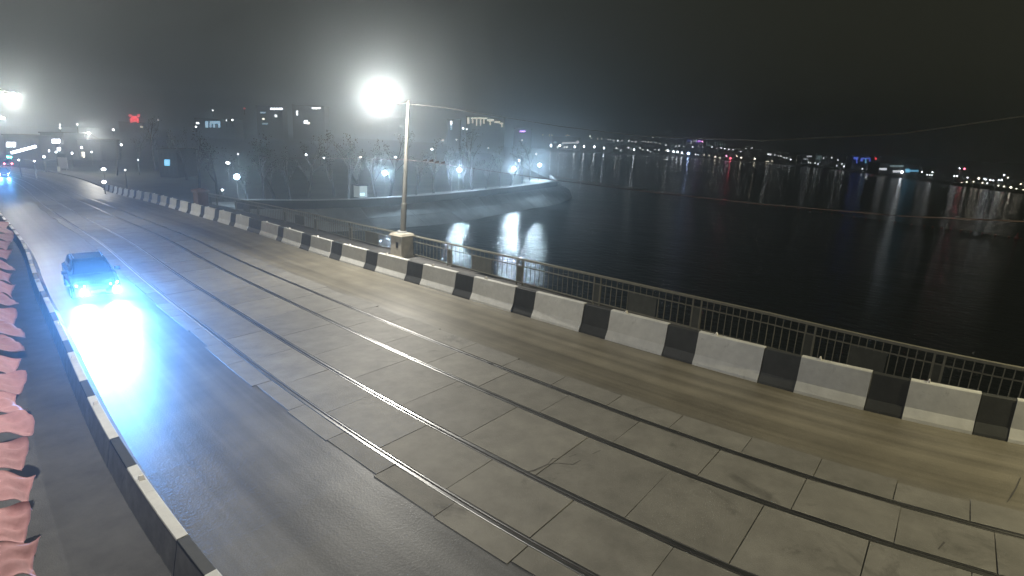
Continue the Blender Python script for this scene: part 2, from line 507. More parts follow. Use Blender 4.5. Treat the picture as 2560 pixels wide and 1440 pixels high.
for ri, (a, b_, ph) in enumerate(ROWS):
    T = -9.0 + ph
    while T < 66:
        pitch = 2.0 if ri in (1, 3) else (2.02 if ri == 2 else 1.7)
        ya, yb = y_of(T), y_of(T+pitch)
        aa, bb = a, b_
        if ri == 0: aa = a + (RND()-.5)*.14
        if ri == 4: bb = b_ + (RND()-.5)*.2
        s = slab(aa, bb, ya+.009, yb-.009, (RND()-.5)*.005).build('slab', MT['slab'], road)
        T += pitch
def deckpoint(px, py):
    d = ray(px, py); t0 = 3.
    while (CAM + d*t0).z > vert((CAM + d*t0).y) and t0 < 300: t0 *= 1.002
    return CAM + d*t0
for pts, wd_ in ((((1300, 1185), (1335, 1178), (1368, 1163), (1395, 1160), (1432, 1163), (1470, 1142), (1500, 1128)), .018), (((1368, 1163), (1382, 1148), (1405, 1150), (1440, 1138)), .015), (((2552, 1195), (2540, 1222), (2530, 1240), (2517, 1258)), .025),
                 (((1450, 958), (1470, 965), (1500, 973), (1560, 990)), .03), (((880, 870), (905, 872), (920, 865)), .03), (((925, 880), (940, 878), (952, 874)), .03), (((2380, 1330), (2365, 1352), (2345, 1375)), .02)):
    mb = MB(); P = [deckpoint(*q) for q in pts]
    for i, p in enumerate(P):
        d = (P[min(i+1, len(P)-1)] - P[max(i-1, 0)]).normalized(); sd = Vector((-d.y, d.x, 0))
        hw = wd_*(.25 + RND()*.75)*(.3 if i in (0, len(P)-1) else 1)
        up_ = Vector((0, 0, .0205))
        mb.v += [p - sd*hw + up_, p + sd*hw*(.4+RND()) + up_]
    mb.f = [(2*i, 2*i+1, 2*i+3, 2*i+2) for i in range(len(P)-1)]
    mb.build('crack', MT['bed'], road)
# ------------------------------------------------------------------ tram tracks
RY = [-12 + .75*k for k in range(0, 130)] + [86 + 2*k for k in range(0, 40)]
def sweep(off, prof, ys, dz=0.):
    return [[D(off+o, Y, z+dz) for o, z in prof] for Y in ys]
for nm, (ra, rb), lab in (('near', RAILS[:2], 'tram track of two grooved steel rails beside the lane with the oncoming car'), ('far', RAILS[2:], 'tram track of two grooved steel rails nearer the railing side of the bridge')):
    tk = thing('tram_track', D((ra+rb)/2, 0), lab, 'tram track', 'tram tracks')
    for o, sgn in ((ra, 1), (rb, -1)):
        mb = MB(); mb.rings(sweep(o, [(-.035, .004), (-.035, .015), (-.027, .019), (.027, .019), (.035, .015), (.035, .004)], RY))
        r = mb.build('rail', MT['steel'], tk)
        mb = MB(); c0 = sgn*.095
        mb.rings(sweep(o, [(c0-.016, .004), (c0-.016, .014), (c0-.012, .016), (c0+.012, .016), (c0+.016, .014), (c0+.016, .004)], RY)); mb.build('guard_lip', MT['steel'], r)
        lo, hi = (-.06, .13) if sgn > 0 else (-.13, .06)
        mb = MB(); mb.rings(sweep(o, [(lo, .0025), (hi, .0025), (hi, .003), (lo, .003)], RY)); mb.build('rail_bed', MT['bed'], r)

# ------------------------------------------------------------------ barriers
PROF = [(0, 0), (.02, .075), (.15, .30), (.25, .95), (.27, .97), (.43, .97), (.45, .95), (.53, .3), (.64, .075), (.66, 0)]
PROF_L = [(2.32, 0), (2.345, .08), (2.44, .60), (2.45, .614), (2.59, .614), (2.60, .60), (2.66, .25), (2.82, .06), (2.84, 0)]
def shrink(prof, d):
    cx = sum(o for o, z in prof)/len(prof)
    return [(o + (d if o < cx else -d), max(z - (d if z > .02 else 0), 0)) for o, z in prof]
def barrier(name, prof, base, ya, yw, yb, label, grp, topc, refl=True, dx=0.):
    """one unit: white length from ya (near end) to yw, black length to yb"""
    ym = (ya+yb)/2
    t = thing(name, D(base + prof[len(prof)//2][0], ym), label, 'barrier', grp)
    ys = [ya + (yw-ya)*k/4 for k in range(5)]
    w_ = (RND()-.5)*.02
    mb = MB(); mb.rings(sweep(base+dx+w_, prof, ys)); mb.build('white_section', MT['white'], t)
    ys = [yw + (yb-yw)*k/3 for k in range(4)]
    pb = shrink(prof, .014)
    mb = MB(); mb.rings(sweep(base+dx+w_, pb, ys)); mb.build('black_section', MT['black'], t)
    if refl:
        Y = ya + (yw-ya)*.74; zt = max(z for o, z in prof); o = base + topc
        mb = MB(); s = .055
        e = (yw-ya)/2.0*.05
        R = [[D(o-s, Y-e, zt-.01), D(o+s, Y-e, zt-.01), D(o+s, Y-e*.3, zt+.075), D(o-s, Y-e*.3, zt+.075)],
             [D(o-s, Y+e, zt-.01), D(o+s, Y+e, zt-.01), D(o+s, Y+e*.3, zt+.075), D(o-s, Y+e*.3, zt+.075)]]
        mb.rings(R); mb.build('reflector', MT['reflector'], t)
    return t
WTR = dict(zip(range(2, 19), (-1.26, .95, 3.54, 6.43, 9.6, 12.95, 16.69, 20.56, 24.57, 28.68, 32.97, 37.09, 42.98, 47.06, 50.97, 54.72, 58.65)))
nb = 0
for k in range(len(WTY)):
    far = WTY[k]
    near = WTR.get(k, far - (WTY[k]-WTY[k-1])*.64 if k else far-1.25)
    prev = WTY[k-1] if k else near - .65
    if k == 0: continue
    # black length lies between the previous white length and this one: it belongs to the unit nearer the camera
    nxt_near = WTR.get(k+1) or (far + (WTY[k+1]-far)*.36 if k+1 < len(WTY) else far+1.2)
    barrier('barrier_block', PROF, BAR, near, far - .012, nxt_near - .02, f'{ORD[nb]} white and black concrete barrier block along the water railing, counted from the near end', 'barrier blocks along the water railing', .35, RND() < .8)
    nb += 1
LT = [6.85, 10.44, 14.37, 18.26, 22.29, 26.32, 30.41, 34.58, 38.45, 42.19, 45.74, 48.83, 52.1, 55.4, 58.6, 61.9, 65.2, 68.5, 71.8, 75.1]
MT['kerbside'] = mat('barrier_bare_concrete', (.27, .27, .265), .8, var=.35, vscale=2.5, bump=.2, bscale=12, rnd=.15, stain=(2., .6))
BODY_L = [(2.32, 0), (2.345, .08), (2.442, .59), (2.60, .59), (2.66, .25), (2.82, .06), (2.84, 0)]
CAP_L = [(2.436, .588), (2.442, .612), (2.45, .616), (2.592, .616), (2.60, .612), (2.606, .588)]
def kerb_unit(near, mid, far, label):
    ym = (near+far)/2
    t = thing('kerb_barrier', D(2.52, ym), label, 'barrier', 'low barrier blocks beside the pavement')
    dx = (RND()-.5)*.025
    seg = lambda a, b, n: [a + (b-a)*k/n for k in range(n+1)]
    mb = MB(); mb.rings(sweep(dx, BODY_L, seg(near, far, 5))); mb.build('concrete_body', MT['kerbside'], t)
    mb = MB(); mb.rings(sweep(dx, CAP_L, seg(near+.004, mid, 4))); mb.build('white_cap', MT['white'], t)
    mb = MB(); mb.rings(sweep(dx, [(o, z-.002) for o, z in CAP_L], seg(mid+.003, far-.004, 2))); mb.build('black_cap', MT['black'], t)
    Y = near + (mid-near)*.78; e = .05*(mid-near)/2; s = .05; o = 2.53+dx
    mb = MB(); mb.rings([[D(o-s, Y-e, .612), D(o+s, Y-e, .612), D(o+s*.6, Y-e*.3, .69), D(o-s*.6, Y-e*.3, .69)], [D(o-s, Y+e, .612), D(o+s, Y+e, .612), D(o+s*.6, Y+e*.3, .69), D(o-s*.6, Y+e*.3, .69)]])
    mb.build('reflector', MT['reflector'], t)
for k in range(len(LT)-1):
    far = LT[k]; near = far - (LT[k+1]-far)*.66
    nxt = LT[k+1] - (LT[min(k+2, len(LT)-1)] - LT[k+1] if k+2 < len(LT) else 3.3)*.66
    kerb_unit(near, far, nxt-.02, f'{ORD[k]} low white and black topped kerb barrier beside the flagged pavement, from the near end')

# ------------------------------------------------------------------ railing over the water
rl = thing('railing', D(fence_off(10), 10, .15), 'olive iron railing with thin balusters and solid plates between road and water', 'railing')
FY = [-8 + .8*k for k in range(0, 96)]
def frail(z, w_, h):
    R = []
    for Y in FY:
        o = fence_off(Y)
        R.append([D(o-w_/2, Y, z), D(o+w_/2, Y, z), D(o+w_/2, Y, z+h), D(o-w_/2, Y, z+h)])
    return R
mb = MB(); mb.rings(frail(1.33, .13, .075)); mb.build('top_rail', MT['iron'], rl)
mb = MB(); mb.rings(frail(1.03, .04, .035)); mb.build('middle_rail', MT['iron'], rl)
mb = MB(); mb.rings(frail(.28, .04, .04)); mb.build('bottom_rail', MT['iron'], rl)
PED_Y = 25.0
mod = 0; T = y_and = None
posts = [y for y in (-7.3, -3.6, -.35, 2.8, 6.4, 10.64, 15.19, 20.9)] + [26.6, 32.6, 38.3, 44.2, 50, 55.6, 61, 66]
nbal = 0
for i in range(len(posts)-1):
    ya, yb = posts[i], posts[i+1]; pw = (yb-ya)*.036
    for s in (-1, 1):
        Y = ya + s*pw; mb = MB(); mb.bar(D(fence_off(Y), Y, .15), D(fence_off(Y), Y, 1.335), .055); mb.build('post', MT['iron'], rl)
    mb = MB(); P = []
    for z in (.3, 1.02):
        for so, sy in ((-1, -1), (1, -1), (1, 1), (-1, 1)):
            P.append(D(fence_off(ya)+so*.01, ya+sy*pw*.9, z))
    mb.quad_box(P).build('post_plate', MT['plate'], rl)
    n_ = 14
    for j in range(1, n_+1):
        Y = ya + pw + (yb-ya-2*pw)*j/(n_+1)
        o = fence_off(Y)
        lo = .3
        if i % 2 == 0 and 6 <= j <= 9: lo = 1.0
        mb = MB(); mb.bar(D(o, Y, lo), D(o, Y, 1.335), .024); mb.build('baluster', MT['iron'], rl); nbal += 1
    if i % 2 == 0:
        y0 = ya + pw + (yb-ya-2*pw)*5.3/(n_+1); y1 = ya + pw + (yb-ya-2*pw)*9.9/(n_+1)
        P = []
        for z in (.31, 1.025):
            for Y, so in ((y0, -1), (y0, 1), (y1, 1), (y1, -1)): P.append(D(fence_off(Y)+so*.008, Y, z))
        MB().quad_box(P).build('plate', MT['plate'], rl)

# ------------------------------------------------------------------ street lamps
def street_lamp(name, base, top, head, label, power, pier=None, power_only=False, group='street lamps on the bridge', arm_sag=.35, rad=.16, col=STREET, pr=(.17, .075)):
    t = thing(name, base, label, 'street lamp', group)
    base, top, head = Vector(base), Vector(top), Vector(head)
    z0 = 0
    if pier:
        mb = MB(); cx = .46
        def sq(h, z): return [base + Vector((a*h, b*h, z)) for a, b in ((-1,-1), (1,-1), (1,1), (-1,1))]
        mb.rings([sq(cx+.05, -.25), sq(cx+.05, .12), sq(cx, .16), sq(cx-.02, 1.22)]); q = mb.build('pier', MT[pier], t)
        mb = MB(); mb.rings([sq(cx+.04, 1.221), sq(cx+.06, 1.30), sq(cx-.02, 1.42), sq(cx-.18, 1.45)]); mb.build('cap', MT[pier], q)
        mb = MB(); mb.tube([base+Vector((0,0,1.451)), base+Vector((0,0,1.54))], [.30, .27], 14); mb.build('collar', MT['coping'], q)
        z0 = 1.5
        dd = (CAM-base); dd.z = 0; dd.normalize()
        mb = MB(); mb.box(base + Vector((-.455, -.1, .78)), (.03, .2, .32)); mb.build('service_hatch', MT['dark'], q)
    b0 = base + (top-base)*(z0/(top.z-base.z)) if z0 else base
    mid = b0.lerp(top, .45)
    mb = MB(); mb.tube([b0, b0.lerp(top, .22), b0.lerp(top, .225), top], [pr[0], pr[0]*.92, pr[0]*.78, pr[1]], 14); mb.build('pole', MT['pole'], t, smooth=False)
    mb = MB()
    pts = []
    for k in range(9):
        s = k/8.; p = top.lerp(head + Vector((0,0,.12)), s); p.z -= math.sin(math.pi*s)*arm_sag; pts.append(p)
    mb.tube(pts, .028, 8); mb.build('arm', MT['pole'], t)
    d = (head-top); d.z = 0; d = d.normalized() if d.length > .01 else Vector((-1, 0, 0))
    sd = Vector((-d.y, d.x, 0))
    mb = MB()
    R = []
    for s, wv, h in ((-.45, .05, .05), (-.25, .13, .1), (.1, .17, .12), (.4, .14, .08), (.5, .06, .04)):
        c_ = head + d*s + Vector((0,0,.12)); R.append([c_ - sd*wv, c_ + sd*wv, c_ + sd*wv*.7 + Vector((0,0,h)), c_ - sd*wv*.7 + Vector((0,0,h))])
    mb.rings(R); hd = mb.build('lamp_head', MT['dark'], t)
    mb = MB(); mb.ball(head + d*.1 + Vector((0,0,.1)), .16, 10, 5, .45); mb.build('lens', G['street'], hd)
    if power: lamp('lamp_light', 'POINT', head + Vector((0,0,-.12)), power, col, t, rad)
    return t
POLE_BASE = D(19.15, PED_Y, .15)
POLE_TOP = D(19.6, PED_Y, 8.85)
HEAD1 = atY(955, 236, PED_Y - .25)
street_lamp('street_lamp', POLE_BASE, POLE_TOP, HEAD1, 'lit street lamp on a tall pole standing on the pale stone pier in the railing', 7200, 'stone')
# lamps further along and the pair standing level with the viewpoint
FAR_BASE = D(25.28, 139.66, -.2)
street_lamp('street_lamp', FAR_BASE, atd(293, 350, (FAR_BASE-CAM).dot(fw)), atd(222, 333, (FAR_BASE-CAM).dot(fw)-1), 'small lit street lamp with curved bracket arm at the far end of the bridge', 4500, None, arm_sag=.9, rad=.2)
for (x, y, Y, po, lab) in ((30, 238, 58, 4000, 'brightest lit street lamp above the lane at the left edge of the picture'), (4, 297, 98, 2600, 'lit street lamp just below and beyond the brightest one at the left edge')):
    h = atY(x, y, Y); bs = Vector((h.x-2.6, h.y+.3, vert(Y)))
    street_lamp('street_lamp', bs, Vector((bs.x, bs.y, h.z+.25)), h, lab, po, None, arm_sag=-.3, rad=.32)
street_lamp('street_lamp', D(17.3, -10, .15), D(17.3, -10, 9.2), D(15.6, -10, 9.3), 'street lamp of the water side row standing behind the viewpoint', 5200, 'stone', col=WARM)
street_lamp('street_lamp', D(-.6, 13, .06), D(-.6, 13, 10.6), D(1.9, 13, 10.8), 'street lamp of the flagged pavement row rising above the picture', 3400, None)
# plain pier further along the railing
pb = D(17.45, 58.2, 0)
t_ = thing('stone_pier', pb, 'squat reddish stone pier rising behind the distant barrier blocks', 'pier')
mb = MB(); sq = lambda h, z: [pb + Vector((a*h, b*h, z)) for a, b in ((-1,-1), (1,-1), (1,1), (-1,1))]
mb.rings([sq(.62, -.2), sq(.62, .3), sq(.5, .34), sq(.48, 1.9)]); mb.build('shaft', MT['redstone'], t_)
mb = MB(); mb.rings([sq(.56, 1.901), sq(.62, 2.0), sq(.58, 2.12), sq(.2, 2.3)]); mb.build('cap', MT['redstone'], t_)
# cables slung from the lamp pole
def cable(px, label, r=.02, mt='cable'):
    pts = [atd(*q) for q in px]
    t = MB(); t.tube(pts, r, 6)
    return tag(t.build('overhead_cable', MT[mt], None, origin=pts[0]), label, 'cable')
PD = (POLE_TOP-CAM).dot(fw)
cable([(1017, 260, PD), (1060, 263, PD-.5), (1120, 270, PD-1), (1190, 282, PD-1.7), (1270, 295, PD-2.5), (1400, 316, PD-4), (1600, 340, PD-6), (1900, 352, PD-8.5), (2250, 335, PD-11), (2700, 270, PD-14)], 'thin upper cable running from the top of the street lamp pole', .008)
fc = cable([(640, 394, 52), (850, 396, 41), (1010, 399, PD), (1060, 404, PD-.8), (1110, 411, PD-1.5), (1180, 421, PD-2.4), (1250, 431, PD-3.3), (1400, 452, PD-5), (1650, 483, PD-7.5), (1900, 510, PD-9.5), (2250, 540, PD-12), (2700, 560, PD-14)], 'lower reddish cable slung past the middle of the street lamp pole', .012, 'cable_red')
for k, (x, y) in enumerate(((1062, 403), (1078, 405), (1092, 408), (1107, 410))):
    a = atd(x, y, PD - .8 - .014*(x-1060)); mb = MB()
    mb.v = [a + Vector((-.16, 0, .02)), a + Vector((.16, .0, .02)), a + Vector((.2, .03, .12 + .03*(k % 2))), a + Vector((-.1, .02, .08))]
    mb.v += [q + Vector((0, .006, 0)) for q in mb.v[:4]]
    mb.f = [(0, 1, 2, 3), (7, 6, 5, 4), (0, 4, 5, 1), (1, 5, 6, 2), (2, 6, 7, 3), (3, 7, 4, 0)]
    mb.build('pennant', MT['cable_red'], fc)

# ------------------------------------------------------------------ pavement handrail with red flags
TIP = [(4, .85), (8.26, .99), (9.35, 1.07), (10.5, 1.23), (13.7, 1.34), (15.2, 1.37), (20.1, 1.5), (33.9, 1.82), (49.6, 2.17), (62, 2.4)]
hr = thing('handrail', D(.4, 12, .06), 'iron handrail of the pavement carrying the row of red flags', 'handrail')
HY = [2 + 1.5*k for k in range(0, 36)]
hro = lambda Y: interp(Y, TIP) - .62 - .01*Y
R = []
for Y in HY:
    o = hro(Y); R.append([D(o-.04, Y, 1.20), D(o+.04, Y, 1.20), D(o+.04, Y, 1.26), D(o-.04, Y, 1.26)])
mb = MB(); mb.rings(R); mb.build('top_rail', MT['iron'], hr)
for Y in HY[::2]:
    mb = MB(); mb.bar(D(hro(Y), Y, .06), D(hro(Y), Y, 1.2), .05); mb.build('post', MT['iron'], hr)
fy = [7.2, 8.2, 9.25, 10.35, 11.45, 12.7, 14.0, 15.4, 17.0, 18.7, 20.6, 22.6, 24.8, 27.2, 29.8, 32.6, 35.6, 38.8, 42.2, 45.8, 49.6]
for k, Y in enumerate(fy):
    o0 = hro(Y); L_ = interp(Y, TIP) - o0 - .03 + (RND()-.5)*.16; wd = (fy[k+1]-Y if k+1 < len(fy) else 3.8)*(.50 + RND()*.14)
    mb = MB(); nu, nv = 15, 11
    ph = RND()*6; dr = .10 + RND()*.2; tw = (RND()-.5)*.4
    for side in (0, 1):
        for i in range(nu):
            s = i/(nu-1)
            for j in range(nv):
                q = j/(nv-1)
                off = o0 + L_*s*(1 - .14*math.sin(q*3+ph))
                yy = Y + (q-.5)*wd*(1-.18*s*s) + tw*s*.5
                z = 1.22 - dr*s*s - .22*(1-q)*s + .05*math.sin(9*s + ph + q*3)*s + .045*abs(math.sin(7*q+ph+2*s))*s + .03*math.sin(17*q - 9*s + ph*2)*s
                mb.v.append(D(off, yy, z - .008*side))
    n_ = nu*nv
    for i in range(nu-1):
        for j in range(nv-1):
            a = i*nv+j
            mb.f.append((a, a+nv, a+nv+1, a+1)); mb.f.append((n_+a, n_+a+1, n_+a+nv+1, n_+a+nv))
    bd = [i*nv for i in range(nu)] + [(nu-1)*nv+j for j in range(1, nv)] + [i*nv+nv-1 for i in range(nu-2, -1, -1)] + [j for j in range(nv-2, 0, -1)]
    for a, c_ in zip(bd, bd[1:]+bd[:1]): mb.f.append((a, c_, n_+c_, n_+a))
    ob = mb.build('flag', MT['cloth'], None, origin=D(o0, Y, 1.2), smooth=True)
    tag(ob, f'{ORD[k]} red cloth flag blowing off the pavement handrail, counted from the near end', 'flag', 'red flags on the handrail')

# ------------------------------------------------------------------ cars
def car(loc, head_dir, label, lights='head', power=0., grp=None):
    """car facing +Y in its own frame"""
    rz = math.atan2(head_dir.y, head_dir.x) - math.pi/2
    t = thing('car', loc, label, 'car', grp, rz)
    def ring(y, zb, zm, zt, wb, wm, wt): return [(-wb, y, zb), (-wm, y, (zb+zm)/2), (-wm*.99, y, zm), (-wt, y, zt), (wt, y, zt), (wm*.99, y, zm), (wm, y, (zb+zm)/2), (wb, y, zb)]
    mb = MB()
    mb.rings([ring(y, *r) for y, r in ((2.12, (.32, .52, .60, .60, .66, .52)), (2.05, (.22, .60, .70, .72, .78, .62)), (1.75, (.2, .70, .80, .76, .82, .66)), (1.2, (.2, .80, .89, .76, .84, .70)),
             (.75, (.2, .88, .95, .76, .85, .72)), (-.2, (.2, .90, .97, .76, .85, .74)), (-1.3, (.2, .92, .98, .76, .85, .74)), (-1.9, (.24, .90, .97, .74, .83, .70)), (-2.1, (.34, .80, .9, .66, .76, .64)))])
    bd = mb.build('body', MT['carpaint'], t, local=True, smooth=False)
    mb = MB()
    mb.rings([[( -a, y, z), (-b_, y2, z2), (b_, y2, z2), (a, y, z)] for y, z, a, y2, z2, b_ in ((.95, .93, .70, .30, 1.36, .56), (.4, .96, .73, .12, 1.44, .58), (-1.0, .97, .74, -1.0, 1.47, .59), (-1.95, .95, .69, -1.55, 1.38, .56))])
    mb.build('cabin', MT['carpaint'], t, local=True)
    def panel(nm, pts, m, par=t, th=.012):
        n_ = (Vector(pts[1])-Vector(pts[0])).cross(Vector(pts[2])-Vector(pts[0])).normalized()
        mb = MB(); mb.quad_box([Vector(p) for p in pts] + [Vector(p)+n_*th for p in pts]); return mb.build(nm, m, par, local=True)
    panel('windshield', [(-.64, .94, .95), (.64, .94, .95), (.52, .34, 1.35), (-.52, .34, 1.35)], MT['glass'], th=.03)
    panel('rear_window', [(.60, -1.96, .98), (-.60, -1.96, .98), (-.5, -1.6, 1.35), (.5, -1.6, 1.35)], MT['glass'], th=.03)
    for s in (-1, 1):
        for y0, y1 in ((.52, -.35), (-.45, -1.4)):
            q = [(s*.735, y0, 1.0), (s*.735, y1, 1.0), (s*.615, y1+.06, 1.39), (s*.615, y0-.28 if y0 > 0 else y0-.02, 1.39)]
            panel('side_window', q if s > 0 else q[::-1], MT['glass'], th=.025)
        hl = MB(); hl.rings([[(s*.42, 2.03, .54), (s*.68, 1.98, .56), (s*.72, 1.93, .70), (s*.42, 2.0, .68)], [(s*.44, 2.11, .55), (s*.66, 2.05, .57), (s*.70, 2.0, .69), (s*.44, 2.08, .67)]][::(1 if s > 0 else -1)])
        ho = hl.build('headlight', G['head'] if lights == 'head' else MT['chrome'], t, local=True)
        mb = MB(); mb.tube([(s*.56, 2.02, .36), (s*.56, 2.11, .36)], [.075, .075], 10); mb.build('fog_light', G['head'] if lights == 'head' else MT['chrome'], t, local=True)
        mb = MB(); mb.box((s*.62, -2.06, .74), (.24, .1, .16)); mb.build('tail_light', G['tail'], t, local=True)
        mb = MB(); mb.box((s*.93, .62, 1.0), (.2, .12, .13)); mb.build('mirror', MT['carpaint'], t, local=True)
        mb = MB(); mb.tube([(s*.5, .1, 1.47), (s*.52, -.4, 1.52), (s*.52, -1.2, 1.53), (s*.5, -1.5, 1.47)], .018, 6); mb.build('roof_rail', MT['chrome'], t, local=True)
        for y in (1.33, -1.3):
            wl = MB(); wl.tube([(s*.66, y, .31), (s*.70, y, .31), (s*.84, y, .31), (s*.86, y, .31)], [.28, .315, .315, .28], 20); wo = wl.build('wheel', MT['tyre'], t, local=True)
            mb = MB(); mb.tube([(s*.855, y, .31), (s*.872, y, .31)], [.2, .17], 12); mb.build('rim', MT['rim'], wo, local=True)
        if power:
            lo = t.matrix_basis @ Vector((s*.56, 2.22, .62))
            for pw, cone in (((power*.5, 72), (power*2.6, 30)) if power > 3000 else ((power, 60),)):     # dipped light and main beam
                ld = lamp('headlight_beam', 'SPOT', (0,0,0), pw, COOL_H, None, .06, math.radians(cone), None, 1.)
                ld.parent = t; ld.location = (s*.56, 2.24, .62); ld.rotation_euler = Vector((0, 1, .015)).to_track_quat('-Z', 'Y').to_euler()
    mb = MB(); mb.box((0, 2.1, .56), (.72, .06, .12)); mb.build('grille', MT['dark'], t, local=True)
    mb = MB(); mb.box((0, 2.135, .42), (.52, .02, .11)); mb.build('number_plate', MT['platewhite'], t, local=True)
    mb = MB(); mb.box((0, -2.11, .6), (.52, .02, .11)); mb.build('number_plate', MT['platewhite'], t, local=True)
    return t
COOL_H = (.13, .40, 1.0)
Yc = 29.5
car(D(4.35, Yc), -heading(Yc), 'dark car driving towards the viewer with dazzling bluish headlights', 'head', 7600)
Yf = 122.
cf = car(D(7.33, 141, .0), -heading(112), 'distant oncoming car with glaring headlights at the left edge of the picture', 'head', 1600)
car(D(17.3, 165.8, -.1), heading(112), 'distant car driving away with red tail lights lit', 'tail', 0.)

# ------------------------------------------------------------------ promenade lamps, trees
def prom_lamp(px, py, label, power, h=4.2, z=-.8, arm=None, r=.4):
    p = atz(px, py, z) if z is not None else None
    t = thing('promenade_lamp', (p.x, p.y, -5.2), label, 'lamp post', 'lamp posts on the embankment')
    mb = MB(); mb.tube([(p.x, p.y, -5.6), (p.x, p.y, -4.6), (p.x, p.y, -4.55), (p.x, p.y, p.z-.2)], [.12, .12, .07, .05], 10); mb.build('pole', MT['pole'], t)
    mb = MB(); mb.tube([(p.x, p.y, p.z-.24), (p.x, p.y, p.z-.17)], [.1, .17], 10); mb.build('bracket', MT['dark'], t)
    mb = MB(); mb.ball(p, .36, 12, 8); mb.build('globe', G['cool'], t)
    lamp('lamp_light', 'POINT', p, power, COOL, t, r)
    return t
PL = []
for x, y, lab, po, lz in ((962, 432, 'lit globe lamp on the embankment just left of the big lamp pole', 17500, -.2), (1148, 425, 'lit globe lamp on the embankment, first one right of the big lamp pole', 22000, -.2),
                      (1285, 422, 'lit globe lamp on the embankment, second one right of the big lamp pole', 28000, -.4), (1348, 412, 'lit globe lamp at the very tip of the embankment', 35000, -.7)):
    prom_lamp(x, y, lab, po, z=lz)
p592 = atz(592, 442, -.8)
prom_lamp(592, 442, 'lit lamp beside the forked bare tree near the bridge end of the embankment', 6000)
for (x, y, nm) in ((570, 407, 'small lit lamp above the lamp beside the forked tree'), (556, 475, 'small bluish lamp low down in front of the forked tree'),
                   (260, 455, 'lower of two small lit lamps behind the distant barrier blocks'), (259, 423, 'upper of two small lit lamps behind the distant barrier blocks'),
                   (765, 387, 'small lit lamp among the dark trees, leftmost of a scattered row'), (810, 395, 'twin lit lamp among the dark trees left of the big lamp pole'),
                   (901, 393, 'dim lit lamp among dark trees beside the big lamp pole'), (989, 393, 'dim lit lamp among dark trees touching the big lamp pole'),
                   (1080, 373, 'small lit lamp high up right of the big lamp pole'), (1297, 401, 'tiny lamp star right above the second embankment globe')):
    dep = {556: 84, 260: 85, 259: 104, 570: 120}.get(x, 190)
    p = atd(x, y, dep)
    gz = -5.6
    t = thing('park_lamp', (p.x, p.y, gz), nm, 'lamp post', 'lamps in the park')
    mb = MB(); mb.tube([(p.x, p.y, gz), (p.x, p.y, p.z-.1)], [.08, .05], 6); mb.build('pole', MT['pole'], t)
    mb = MB(); mb.ball(p, dep*(.0036 if x in (259, 260, 570) else .002), 8, 5, .6); mb.build('globe', G['white_mid'] if x != 901 else G['warm_mid'], t)

def make_tree(seed, H, lean=.05):
    rn = random.Random(seed); tr = MB(); lf = MB()
    def branch(p, d, l, r, lev):
        pts = [p]; rad = [r]; n_ = 4
        for k in range(n_):
            d = (d + Vector((rn.uniform(-1, 1), rn.uniform(-1, 1), rn.uniform(-.3, .6)))*.16).normalized()
            p = p + d*l/n_; pts.append(p); rad.append(r*(1-.7*(k+1)/n_) if lev else r*(1-.55*(k+1)/n_))
        tr.tube(pts, rad, 6 if lev < 2 else 3, False)
        if lev < 3:
            for k in range((5, 4, 4)[lev]):
                s = rn.uniform(.35, 1.0); i = min(int(s*n_), n_-1); q = pts[i].lerp(pts[i+1], s*n_-i)
                dd = (d + Vector((rn.uniform(-1, 1), rn.uniform(-1, 1), rn.uniform(-.1, .7)))*(.75 if lev else .6)).normalized()
                branch(q, dd, l*rn.uniform(.42, .62), rad[i]*.5, lev+1)
        else:
            for k in range(4):
                c_ = pts[rn.randrange(1, n_+1)] + Vector((rn.gauss(0, .25), rn.gauss(0, .25), rn.gauss(0, .25)))
                a = Vector((rn.uniform(-1, 1), rn.uniform(-1, 1), rn.uniform(-1, 1))).normalized()*rn.uniform(.05, .11)
                b = a.cross(Vector((rn.uniform(-1, 1), rn.uniform(-1, 1), rn.uniform(-1, 1)))).normalized()*a.length
                m = len(lf.v); lf.v += [c_-a, c_+b, c_+a, c_-b]; lf.f.append((m, m+1, m+2, m+3))
    branch(Vector((0, 0, -.6)), Vector((lean, 0, 1)).normalized(), H*.62, H*.02+.05, 0)
    return tr, lf
protos = []
for k in range(5):
    tr, lf = make_tree(20+k, 8.5 + k*.9, (-.1, .06, .12, -.04, .02)[k])
    mt_ = bpy.data.meshes.new('trunk'); mt_.from_pydata([tuple(v) for v in tr.v], [], tr.f); mt_.materials.append(MT['bark'])
    ml = bpy.data.meshes.new('crown'); ml.from_pydata([tuple(v) for v in lf.v], [], lf.f); ml.materials.append(MT['leaf'])
    protos.append((mt_, ml))
rn = random.Random(3)
TREES = [(618, 488, 84), (656, 486, 88), (688, 486, 92), (725, 486, 96), (770, 484, 99), (835, 482, 103), (872, 480, 96), (905, 478, 108), (940, 486, 100), (975, 484, 104), (1040, 480, 106), (1085, 478, 112), (1133, 472, 118), (1160, 470, 123), (1180, 470, 117),
         (1215, 466, 126), (1250, 464, 134), (1275, 462, 139), (1305, 458, 146), (1325, 454, 158), (545, 492, 95), (500, 488, 105), (470, 470, 120), (430, 462, 130), (390, 452, 140), (350, 445, 150)]
for k, (x, y, dep) in enumerate(TREES):
    q = atd(x, y, dep); q.z = -5.25
    a, b_ = protos[k % 5]
    near_ = 'forked bare tree lit by the lamp near the bridge end' if k == 0 else f'{ORD[k]} thin leafing tree in the park row, counted from the forked tree on'
    t = thing('tree', q, near_, 'tree', 'trees of the embankment park', rn.uniform(0, 6.28) if k else 2.2)
    sc = rn.uniform(.85, 1.15); t.scale = (sc, sc, sc)
    for me, nm in ((a, 'trunk'), (b_, 'crown')):
        o = bpy.data.objects.new(nm, me); C.objects.link(o); o.parent = t
